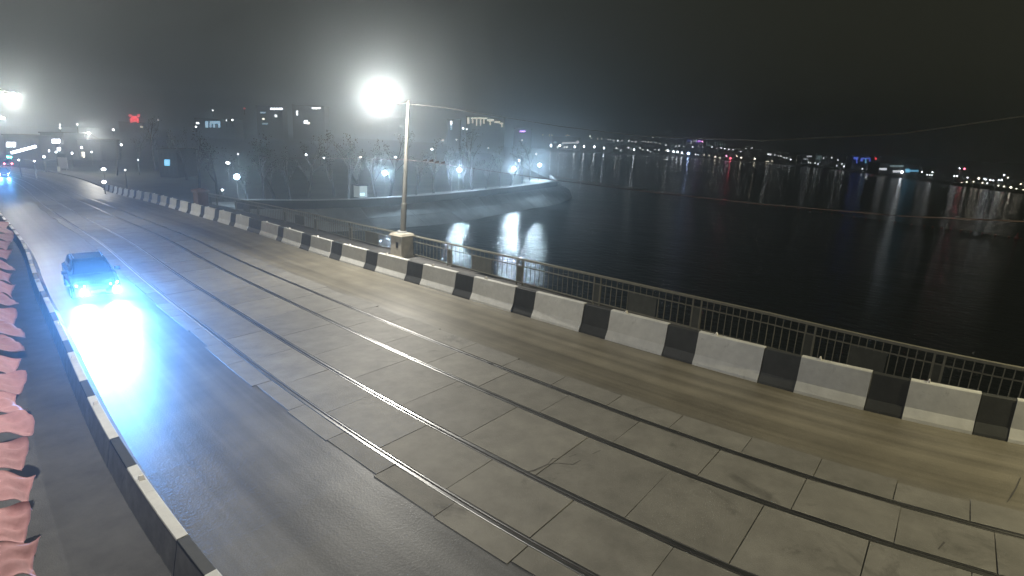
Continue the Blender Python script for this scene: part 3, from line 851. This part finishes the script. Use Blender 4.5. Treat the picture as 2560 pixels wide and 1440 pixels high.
# small service hut and lit patch on the promenade
q = atd(901, 474, 101); q.z = -5.2
t = thing('kiosk', q, 'small white kiosk on the lit promenade beside the lamp pole', 'kiosk')
MB().box(q + Vector((0, 0, 1.0)), (1.6, 1.6, 2.0)).build('wall', MT['postwhite'], t)
MB().box(q + Vector((0, 0, 2.08)), (2.0, 2.0, .16)).build('roof', MT['dark'], t)
MB().box(q + Vector((-.25, -.81, .55)), (.9, .02, .45)).build('window', G['sky'], t)

# ------------------------------------------------------------------ buildings of the town
NB = 0
def building(x0, x1, ytop, dep, label, floors, bays, lit=(), roofsign=None, zg=-5.65, name='building'):
    """block whose street front runs between two directions; windows are parts"""
    a = atd(x0, ytop, dep); b_ = atd(x1, ytop, dep)
    ztop = (a.z+b_.z)/2; a.z = b_.z = zg
    d = (b_-a); wdt = d.length; d.normalize(); back = Vector((-d.y, d.x, 0))
    if back.dot(fw) < 0: back = -back
    H_ = ztop-zg; dp = min(max(wdt*.5, 8), 16)
    t = thing(name, a.lerp(b_, .5), label, 'building')
    c_ = a.lerp(b_, .5) + back*dp/2
    MB().box(c_ + Vector((0, 0, H_/2)), (wdt, dp, H_), d, back).build('wall', MT['bld'], t)
    MB().box(c_ + Vector((0, 0, H_+.16)), (wdt+.5, dp+.5, .3), d, back).build('roof', MT['roof'], t)
    fh = H_/floors; bw = wdt/bays
    for i in range(floors):
        for j in range(bays):
            g = None
            for (fi, bj, gm) in lit:
                if fi == i and bj == j: g = gm
            p = a + d*(bw*(j+.5)) + Vector((0, 0, fh*(i+.55))) - back*.03
            MB().box(p, (bw*.5, .05, fh*.5), d, back).build('window', G[g] if g else MT['pane'], t)
    return t, a, b_, d, back, ztop
def signbox(t, x0, x1, y0, y1, dep, g, nm='sign'):
    p0 = atd(x0, y0, dep); p1 = atd(x1, y0, dep); p2 = atd(x1, y1, dep); p3 = atd(x0, y1, dep)
    bk = Vector((fw.x, fw.y, 0)).normalized()*.25
    return MB().quad_box([p3, p2, p1, p0, p3+bk, p2+bk, p1+bk, p0+bk]).build(nm, G[g], t)
t, *_ = building(296, 372, 306, 500, 'dark block carrying a red rooftop sign far behind the bridge', 6, 6, ((3, 4, 'warm_lo'),))
for s in ((322, 328, 287, 291), (344, 349, 286, 291), (330, 341, 291, 296), (324, 346, 296, 298), (326, 330, 298, 306), (342, 346, 297, 306), (334, 338, 300, 305)): signbox(t, *s, 498.5, 'red', 'sign_letter')
t, *_ = building(486, 585, 298, 460, 'dark block with a wide bluish lit window display under its roof', 6, 7, ((4, 0, 'white_lo'),))
for s in ((513, 520, 303, 319), (524, 528, 303, 319), (528, 550, 303, 309), (533, 537, 309, 319), (546, 550, 309, 319)): signbox(t, *s, 458.5, 'sky', 'lit_window')
t, *_ = building(640, 705, 266, 500, 'tall dark apartment block with a purple light strip under its roof', 9, 6, ((5, 1, 'warm_lo'), (6, 4, 'white_lo')))
signbox(t, 676, 706, 270, 274, 498.5, 'shop', 'light_strip'); signbox(t, 651, 664, 280, 283, 498.5, 'sky', 'light_strip'); signbox(t, 656, 669, 308, 311, 498.5, 'sky', 'light_strip')
t, *_ = building(730, 810, 264, 520, 'dark apartment block left of the big lamp with a few lit stair windows', 9, 7, ((4, 3, 'warm_lo'),))
signbox(t, 780, 801, 269, 272, 518.5, 'white_lo', 'light_strip'); signbox(t, 741, 744, 277, 288, 518.5, 'white_lo', 'lit_window'); signbox(t, 760, 769, 301, 309, 518.5, 'white_lo', 'lit_window')
t, *_ = building(1166, 1262, 294, 420, 'long block whose roof edge is outlined with yellowish light strips', 7, 12, ())
sgn = [(1168, 1173, 294, 310), (1178, 1218, 294, 297), (1180, 1183, 297, 308), (1190, 1193, 297, 314), (1200, 1203, 297, 314), (1208, 1211, 297, 309), (1218, 1234, 298, 303), (1224, 1227, 303, 313), (1236, 1250, 303, 307), (1250, 1258, 307, 310), (1253, 1256, 310, 318)]
for s in sgn: signbox(t, *s, 418.5, 'outline', 'light_strip')
t, *_ = building(1118, 1150, 299, 400, 'narrow tower block with one lit column of windows right of the big lamp', 8, 4, ())
for k in range(5): signbox(t, 1126, 1130, 303 + k*4.6, 306 + k*4.6, 399, 'white_lo' if k < 2 else 'sky', 'lit_window')
t, *_ = building(1285, 1330, 322, 460, 'low dark block with a small violet lit strip above the embankment tip', 4, 6, ())
signbox(t, 1299, 1313, 327, 330, 459, 'purple', 'light_strip')
t, *_ = building(8, 96, 340, 150, 'row of shops with a bright slanting canopy light at the far end of the road', 2, 8, ())
signbox(t, 16, 37, 356, 367, 148.5, 'shop', 'sign')
p0, p1 = atd(29, 382, 141), atd(89, 366, 147)
MB().bar(p0, p1, .4, .5).build('canopy_light', G['shop'], t)
t, *_ = building(100, 158, 334, 155, 'corner building with two bright square signs at the far end of the road', 3, 5, ())
for s in ((108, 121, 350, 363), (130, 148, 348, 358), (114, 122, 374, 380), (143, 149, 369, 377)): signbox(t, *s, 153.5, 'shop', 'sign')
t, *_ = building(170, 250, 350, 160, 'low dark house right of the corner building behind the far bridge end', 2, 6, ((0, 2, 'warm_lo'),))
t, *_ = building(395, 440, 376, 122, 'small dark pavilion with a teal lit sign behind the barrier row', 2, 4, ())
signbox(t, 411, 423, 399, 414, 121, 'cyan', 'sign')
# small separate lights of the town
def dot(px, py, dep, g, r, name, label, cat, grp, pole=3.):
    p = atd(px, py, dep); rr = r*dep/F
    t = thing(name, (p.x, p.y, p.z-pole), label, cat, grp)
    MB().ball(p, rr, 8, 5).build('globe', G[g], t)
    MB().tube([(p.x, p.y, p.z-pole), (p.x, p.y, p.z-rr*.8)], [.12, .08], 5).build('pole', MT['pole'], t)
    return t
for x, y, g, r in ((66, 356, 'white_mid', 2), (75, 353, 'white_mid', 2), (110, 392, 'white_mid', 2.5), (86, 403, 'white_mid', 1.5), (47, 400, 'white_mid', 1.5), (204, 369, 'white_mid', 2), (180, 383, 'white_mid', 1.8),
                   (150, 320, 'white_mid', 1.6), (150, 312, 'white_lo', 1.6), (193, 311, 'white_lo', 1.8), (229, 380, 'white_lo', 1.8), (283, 324, 'white_mid', 2), (303, 362, 'white_mid', 2.2), (140, 380, 'white_mid', 1.8),
                   (395, 300, 'white_lo', 1.2), (566, 301, 'white_lo', 1.2), (581, 300, 'white_mid', 1.6), (490, 317, 'white_lo', 2), (313, 425, 'white_lo', 1.6), (595, 385, 'white_lo', 1.6), (611, 271, 'red', 1.5), (532, 276, 'white_lo', 1.3),
                   (1107, 351, 'white_mid', 1.2), (1141, 349, 'white_lo', 1.2), (1158, 321, 'white_mid', 1.7), (1167, 323, 'white_lo', 1.4), (1305, 351, 'white_lo', 1.4), (1221, 370, 'white_lo', 1.2), (1341, 385, 'white_lo', 1.6), (345, 400, 'white_lo', 1.3)):
    dot(x, y, min(205 if x < 240 else 285, 8.4*1450/max(y-281-.05*x, 1)), g, r, 'town_lamp', 'small distant lamp shining among the dark town buildings', 'lamp', 'small lamps of the town', 3)
# traffic light, notice board, post at the end of the bridge
q = D(12, 150)
hp = atd(21, 391, (q-CAM).dot(fw))
t = thing('traffic_light', (hp.x, hp.y, q.z), 'traffic light showing green at the far end of the road', 'traffic light')
MB().tube([(hp.x, hp.y, q.z), (hp.x, hp.y, hp.z+.5)], .07, 8).build('pole', MT['dark'], t)
hd = MB().box(hp + Vector((0, .16, 0)), (.4, .25, 1.1)).build('housing', MT['dark'], t)
MB().ball(hp + Vector((-.1, -.05, -.1)), .22, 8, 5).build('lens', G['green'], hd)
MB().ball(hp + Vector((.35, -.05, -.18)), .16, 8, 5).build('lens', G['green'], hd)
q = D(19.84, 150, -.2)
t = thing('notice_board', q, 'pale notice board on legs beside the far end of the barrier row', 'sign')
ax = (rt*1.0); ax.z = 0; ax.normalize(); ay = Vector((-ax.y, ax.x, 0))
MB().box(q + Vector((0, 0, 1.9)), (1.9, .1, 2.3), ax, ay).build('panel', MT['board'], t)
for s in (-.6, .6): MB().box(q + ax*s + Vector((0, 0, .37)), (.1, .1, .74), ax, ay).build('leg', MT['board'], t)
q = D(18.2, 148, -.15)
t = thing('bollard', q, 'short pale bollard in front of the notice board', 'bollard')
mb = MB(); mb.tube([q, q+Vector((0,0,1.15)), q+Vector((0,0,1.25))], [.27, .25, .15], 10); mb.build('shaft', MT['postwhite'], t)

# ------------------------------------------------------------------ lights and buildings on the far shore
FAR = '''1357 337 l,1374 338 l,1380 338 l,1419 338 m,1411 347 l,1428 347 l,1434 347 l,1441 349 l,1377 364 S,1399 364 S,1394 368 m,1411 368 m,1417 368 m,1437 367 S,1460 366 S,1486 367 S,1510 370 S,1475 341 m,1479 346 l,
1494 347 l,1505 348 l,1520 348 l,1526 349 l,1535 351 l,1545 352 m,1555 352 l,1572 352 m,1580 354 l,1589 355 l,1607 354 l,1614 354 l,1621 355 l,1627 355 l,1640 357 l,1650 360 l,1665 363 m,1633 344 l,1541 370 m,1552 376 m,1572 369 m,1577 373 l,
1585 374 S,1600 370 m,1607 374 l,1619 375 m,1626 380 l,1638 374 l,1647 375 m,1665 376 w,1670 377 h,1684 379 h,1694 380 h,1705 382 h,1721 384 B,1739 386 m,1745 387 l,1760 387 w,1774 389 w,1788 392 W,1800 394 w,1816 390 p,1826 396 R,1842 390 w,1853 394 W,
1887 397 W,1916 404 w,1690 366 l,1698 365 l,1710 366 l,1722 364 l,1732 368 m,1745 365 l,1757 368 l,1780 368 m,1792 371 l,1803 370 m,1812 372 m,1822 373 m,1833 374 l,1852 379 l,1865 371 l,1880 370 l,1921 385 m,1926 386 m,1937 388 l,1946 390 l,
1952 390 l,1960 394 l,1967 395 l,1977 399 m,1992 401 w,2002 404 m,2009 391 l,2012 397 l,2021 406 l,2026 407 l,2038 408 l,2045 410 l,2059 396 l,2079 394 l,2095 400 l,2092 414 l,2110 416 m,2105 410 l,2125 411 m,2128 401 l,2139 420 m,2156 422 l,2168 423 m,2171 424 l,
2193 415 l,2205 422 w,2211 431 w,2218 430 l,2223 424 l,2236 428 W,2246 429 W,2255 430 b,2305 430 m,2318 437 l,2324 438 l,2330 438 l,2331 431 m,2386 440 m,2393 440 m,2399 421 m,2411 422 r,2419 444 l,2404 457 w,2417 455 w,2434 454 w,2456 457 w,2468 458 l,
2447 446 W,2461 447 l,2465 449 l,2476 450 m,2483 451 l,2497 450 l,2504 450 m,2510 438 m,2520 444 w,2496 464 w,2510 466 w,2527 469 W,2541 472 w,2552 460 w,2558 475 w,2546 483 w,2551 484 w,1930 402 w,1921 404 w'''
KEY = {'l': ('white_lo', 1.15), 'm': ('white_mid', 1.4), 'h': ('white_hi', 2.4), 'w': ('warm_mid', 1.35), 'W': ('warm_hi', 2.1), 'S': ('shine_w', 2.0), 'B': ('shine_b', 3.2), 'b': ('white_hi', 2.8), 'R': ('shine_r', 2.4), 'r': ('red_hi', 1.9), 'p': ('pink', 1.9)}
meshes = {}
def far_mesh(g, r, pole):
    k = (g, round(r, 1), round(pole))
    if k not in meshes:
        mb = MB(); mb.ball((0, 0, 0), r, 8, 5)
        me = bpy.data.meshes.new('globe'); me.from_pydata([tuple(v) for v in mb.v], [], mb.f); me.materials.append(G[g])
        mb = MB(); mb.tube([(0, 0, -pole), (0, 0, -r*.9)], [.16, .1], 5)
        mp_ = bpy.data.meshes.new('pole'); mp_.from_pydata([tuple(v) for v in mb.v], [], mb.f); mp_.materials.append(MT['pole'])
        meshes[k] = (me, mp_)
    return meshes[k]
LBL = {'R': 'bright red lamp on the far waterfront with a red reflection below it', 'B': 'dazzling bluish floodlight, brightest point of the far waterfront', 'p': 'pinkish lamp just beside the red lamp on the far waterfront', 'r': 'small red light beside a white one high on the far shore', 'b': 'bright white floodlight beside the cyan wedge of light on the far shore'}
for item in FAR.replace('\n', '').split(','):
    x, y, k = item.split(); x, y = float(x), float(y)
    dep, ysh = shore_depth(x)
    over = max(ysh - y, 0)
    dd = dep + 4 + max(0, over-9)*dep*.003
    g, r = KEY[k]
    p = atd(x, y, dd)
    me, mp_ = far_mesh(g, r*dd/F, 6)
    lab = LBL.get(k) or {'l': 'faint small white lamp on the far shore', 'm': 'clear small white lamp on the far shore', 'h': 'bright white lamp in the glowing row on the far waterfront', 'w': 'small yellowish lamp on the far shore', 'W': 'bright yellowish lamp on the far shore', 'S': 'bright white waterfront lamp with a long reflection below it'}[k]
    t = thing('shore_lamp', p, lab, 'lamp', 'lamps along the far shore: ' + lab)
    for m_e, nm in ((me, 'globe'), (mp_, 'pole')):
        o = bpy.data.objects.new(nm, m_e); C.objects.link(o); o.parent = t
def far_building(x0, x1, y0, label, signs, floors=3, bays=6, extra=25):
    dep, ysh = shore_depth((x0+x1)/2); dep += extra
    yb = ysh - 4
    t, *_ = building(x0, x1, y0, dep, label, floors, bays, (), zg=WATER+2.2, name='building')
    for s in signs: signbox(t, *s[:4], dep-1.2, s[4], s[5] if len(s) > 5 else 'light_strip')
far_building(1382, 1452, 343, 'low riverside pavilion with a long white light band on the far shore', [(1406, 1446, 355, 359, 'shop_far'), (1383, 1391, 354, 358, 'sky'), (1414, 1424, 337, 340, 'shop_far'), (1405, 1408, 356, 364, 'sky'), (1440, 1447, 352, 357, 'shop_far')])
far_building(1716, 1768, 350, 'far block with blue and purple light lines along its roof', [(1719, 1727, 350, 353, 'blue'), (1727, 1730, 352, 360, 'shop_far'), (1734, 1741, 351, 354, 'shop_far'), (1744, 1753, 351, 355, 'purple'), (1755, 1763, 353, 356, 'pink'), (1740, 1742, 354, 360, 'blue')], extra=60)
far_building(1766, 1818, 354, 'far block with dim vertical light columns beside the purple lit roof', [(x, x+2, y, y+10, 'col') for x, y in ((1767, 355), (1772, 356), (1787, 355), (1793, 354), (1800, 355), (1805, 356), (1811, 357))], extra=60)
far_building(2005, 2055, 389, 'far block with short light columns and a bright arc under its roof', [(2017, 2029, 389, 392, 'shop_far'), (2009, 2020, 397, 398.5, 'shop_far')] + [(x, x+1.5, 388, 400, 'col') for x in (2042, 2046, 2049, 2053)], extra=20)
far_building(2132, 2182, 392, 'far block edged with deep blue light', [(2135, 2145, 393, 398, 'blue'), (2141, 2143, 396, 408, 'blue'), (2152, 2157, 396, 403, 'blue'), (2157, 2176, 395, 397.5, 'blue'), (2163, 2166, 397, 408, 'cyan'), (2174, 2176, 398, 412, 'blue'), (2188, 2191, 394, 399, 'red')], extra=14)
far_building(2200, 2300, 410, 'long far hall with white light rows and a cyan wedge at its end', [(2199, 2217, 420, 425, 'shop_far'), (2225, 2259, 413, 417, 'col'), (2233, 2250, 426, 431, 'shop_far'), (2266, 2296, 425, 429, 'cyan'), (2264, 2274, 422, 431, 'cyan')], extra=8)

# ------------------------------------------------------------------ floating boom across the water
BO = [atz(x, y, WATER+.12) for x, y in ((1388, 440), (1450, 452), (1540, 463), (1640, 476), (1760, 493), (1900, 511), (2040, 528), (2180, 548), (2300, 563), (2365, 571), (2440, 580), (2540, 595), (2620, 607))]
t = thing('float_line', BO[6], 'long faint line of reddish floats strung across the dark water', 'float line')
mb = MB(); mb.tube(BO, .05, 5); mb.build('rope', MT['cable'], t)
fl = None
for i in range(len(BO)-1):
    n_ = max(3, int((BO[i+1]-BO[i]).length/2.6))
    for k in range(n_):
        p = BO[i].lerp(BO[i+1], (k+.5)/n_)
        if fl is None:
            mb = MB(); mb.ball((0, 0, 0), .2, 8, 5, .7); fl = bpy.data.meshes.new('float'); fl.from_pydata([tuple(v) for v in mb.v], [], mb.f); fl.materials.append(MT['float'])
        o = bpy.data.objects.new('float', fl); C.objects.link(o); o.parent = t; o.location = p - t.location
for x, y, lab in ((2366, 569, 'pale marker buoy on the float line, farther of two'), (2541, 594, 'reddish marker buoy on the float line at the edge of the picture')):
    p = atz(x, y+4, WATER+.05)
    t = thing('marker_buoy', p, lab, 'buoy', 'marker buoys')
    mb = MB(); mb.ball(p + Vector((0, 0, .25)), .42, 10, 6, .8); mb.build('hull', MT['float'] if x > 2400 else MT['postwhite'], t)
    mb = MB(); mb.tube([p + Vector((0, 0, .5)), p + Vector((0, 0, 1.1)), p + Vector((0, 0, 1.25))], [.18, .12, .04], 8); mb.build('top_mark', MT['float'] if x > 2400 else MT['postwhite'], t)

# ------------------------------------------------------------------ haze: volume added to imitate lens glow and veiling glare round the lamps
mb = MB(); mb.box((497.5, 300, 25.2), (1580, 1580, 69.6))
hz = mb.build('haze', MT['white'])
hz['kind'] = 'stuff'; hz['label'] = 'thin haze added to imitate lens glow around the lamps'; hz['category'] = 'haze'
hm = bpy.data.materials.new('lens_glow_haze'); hm.use_nodes = True
t = hm.node_tree; t.nodes.clear()
o = t.nodes.new('ShaderNodeOutputMaterial'); v = t.nodes.new('ShaderNodeVolumePrincipled')
v.inputs['Color'].default_value = (.80, .91, 1., 1); v.inputs['Density'].default_value = HAZE_DENSITY; v.inputs['Anisotropy'].default_value = HAZE_G
t.links.new(v.outputs[0], o.inputs['Volume'])
hm.cycles.homogeneous_volume = True
hm.cycles.volume_sampling = 'EQUIANGULAR'
hz.data.materials.clear(); hz.data.materials.append(hm)
for o in bpy.data.objects:
    if '_org' in o: del o['_org']
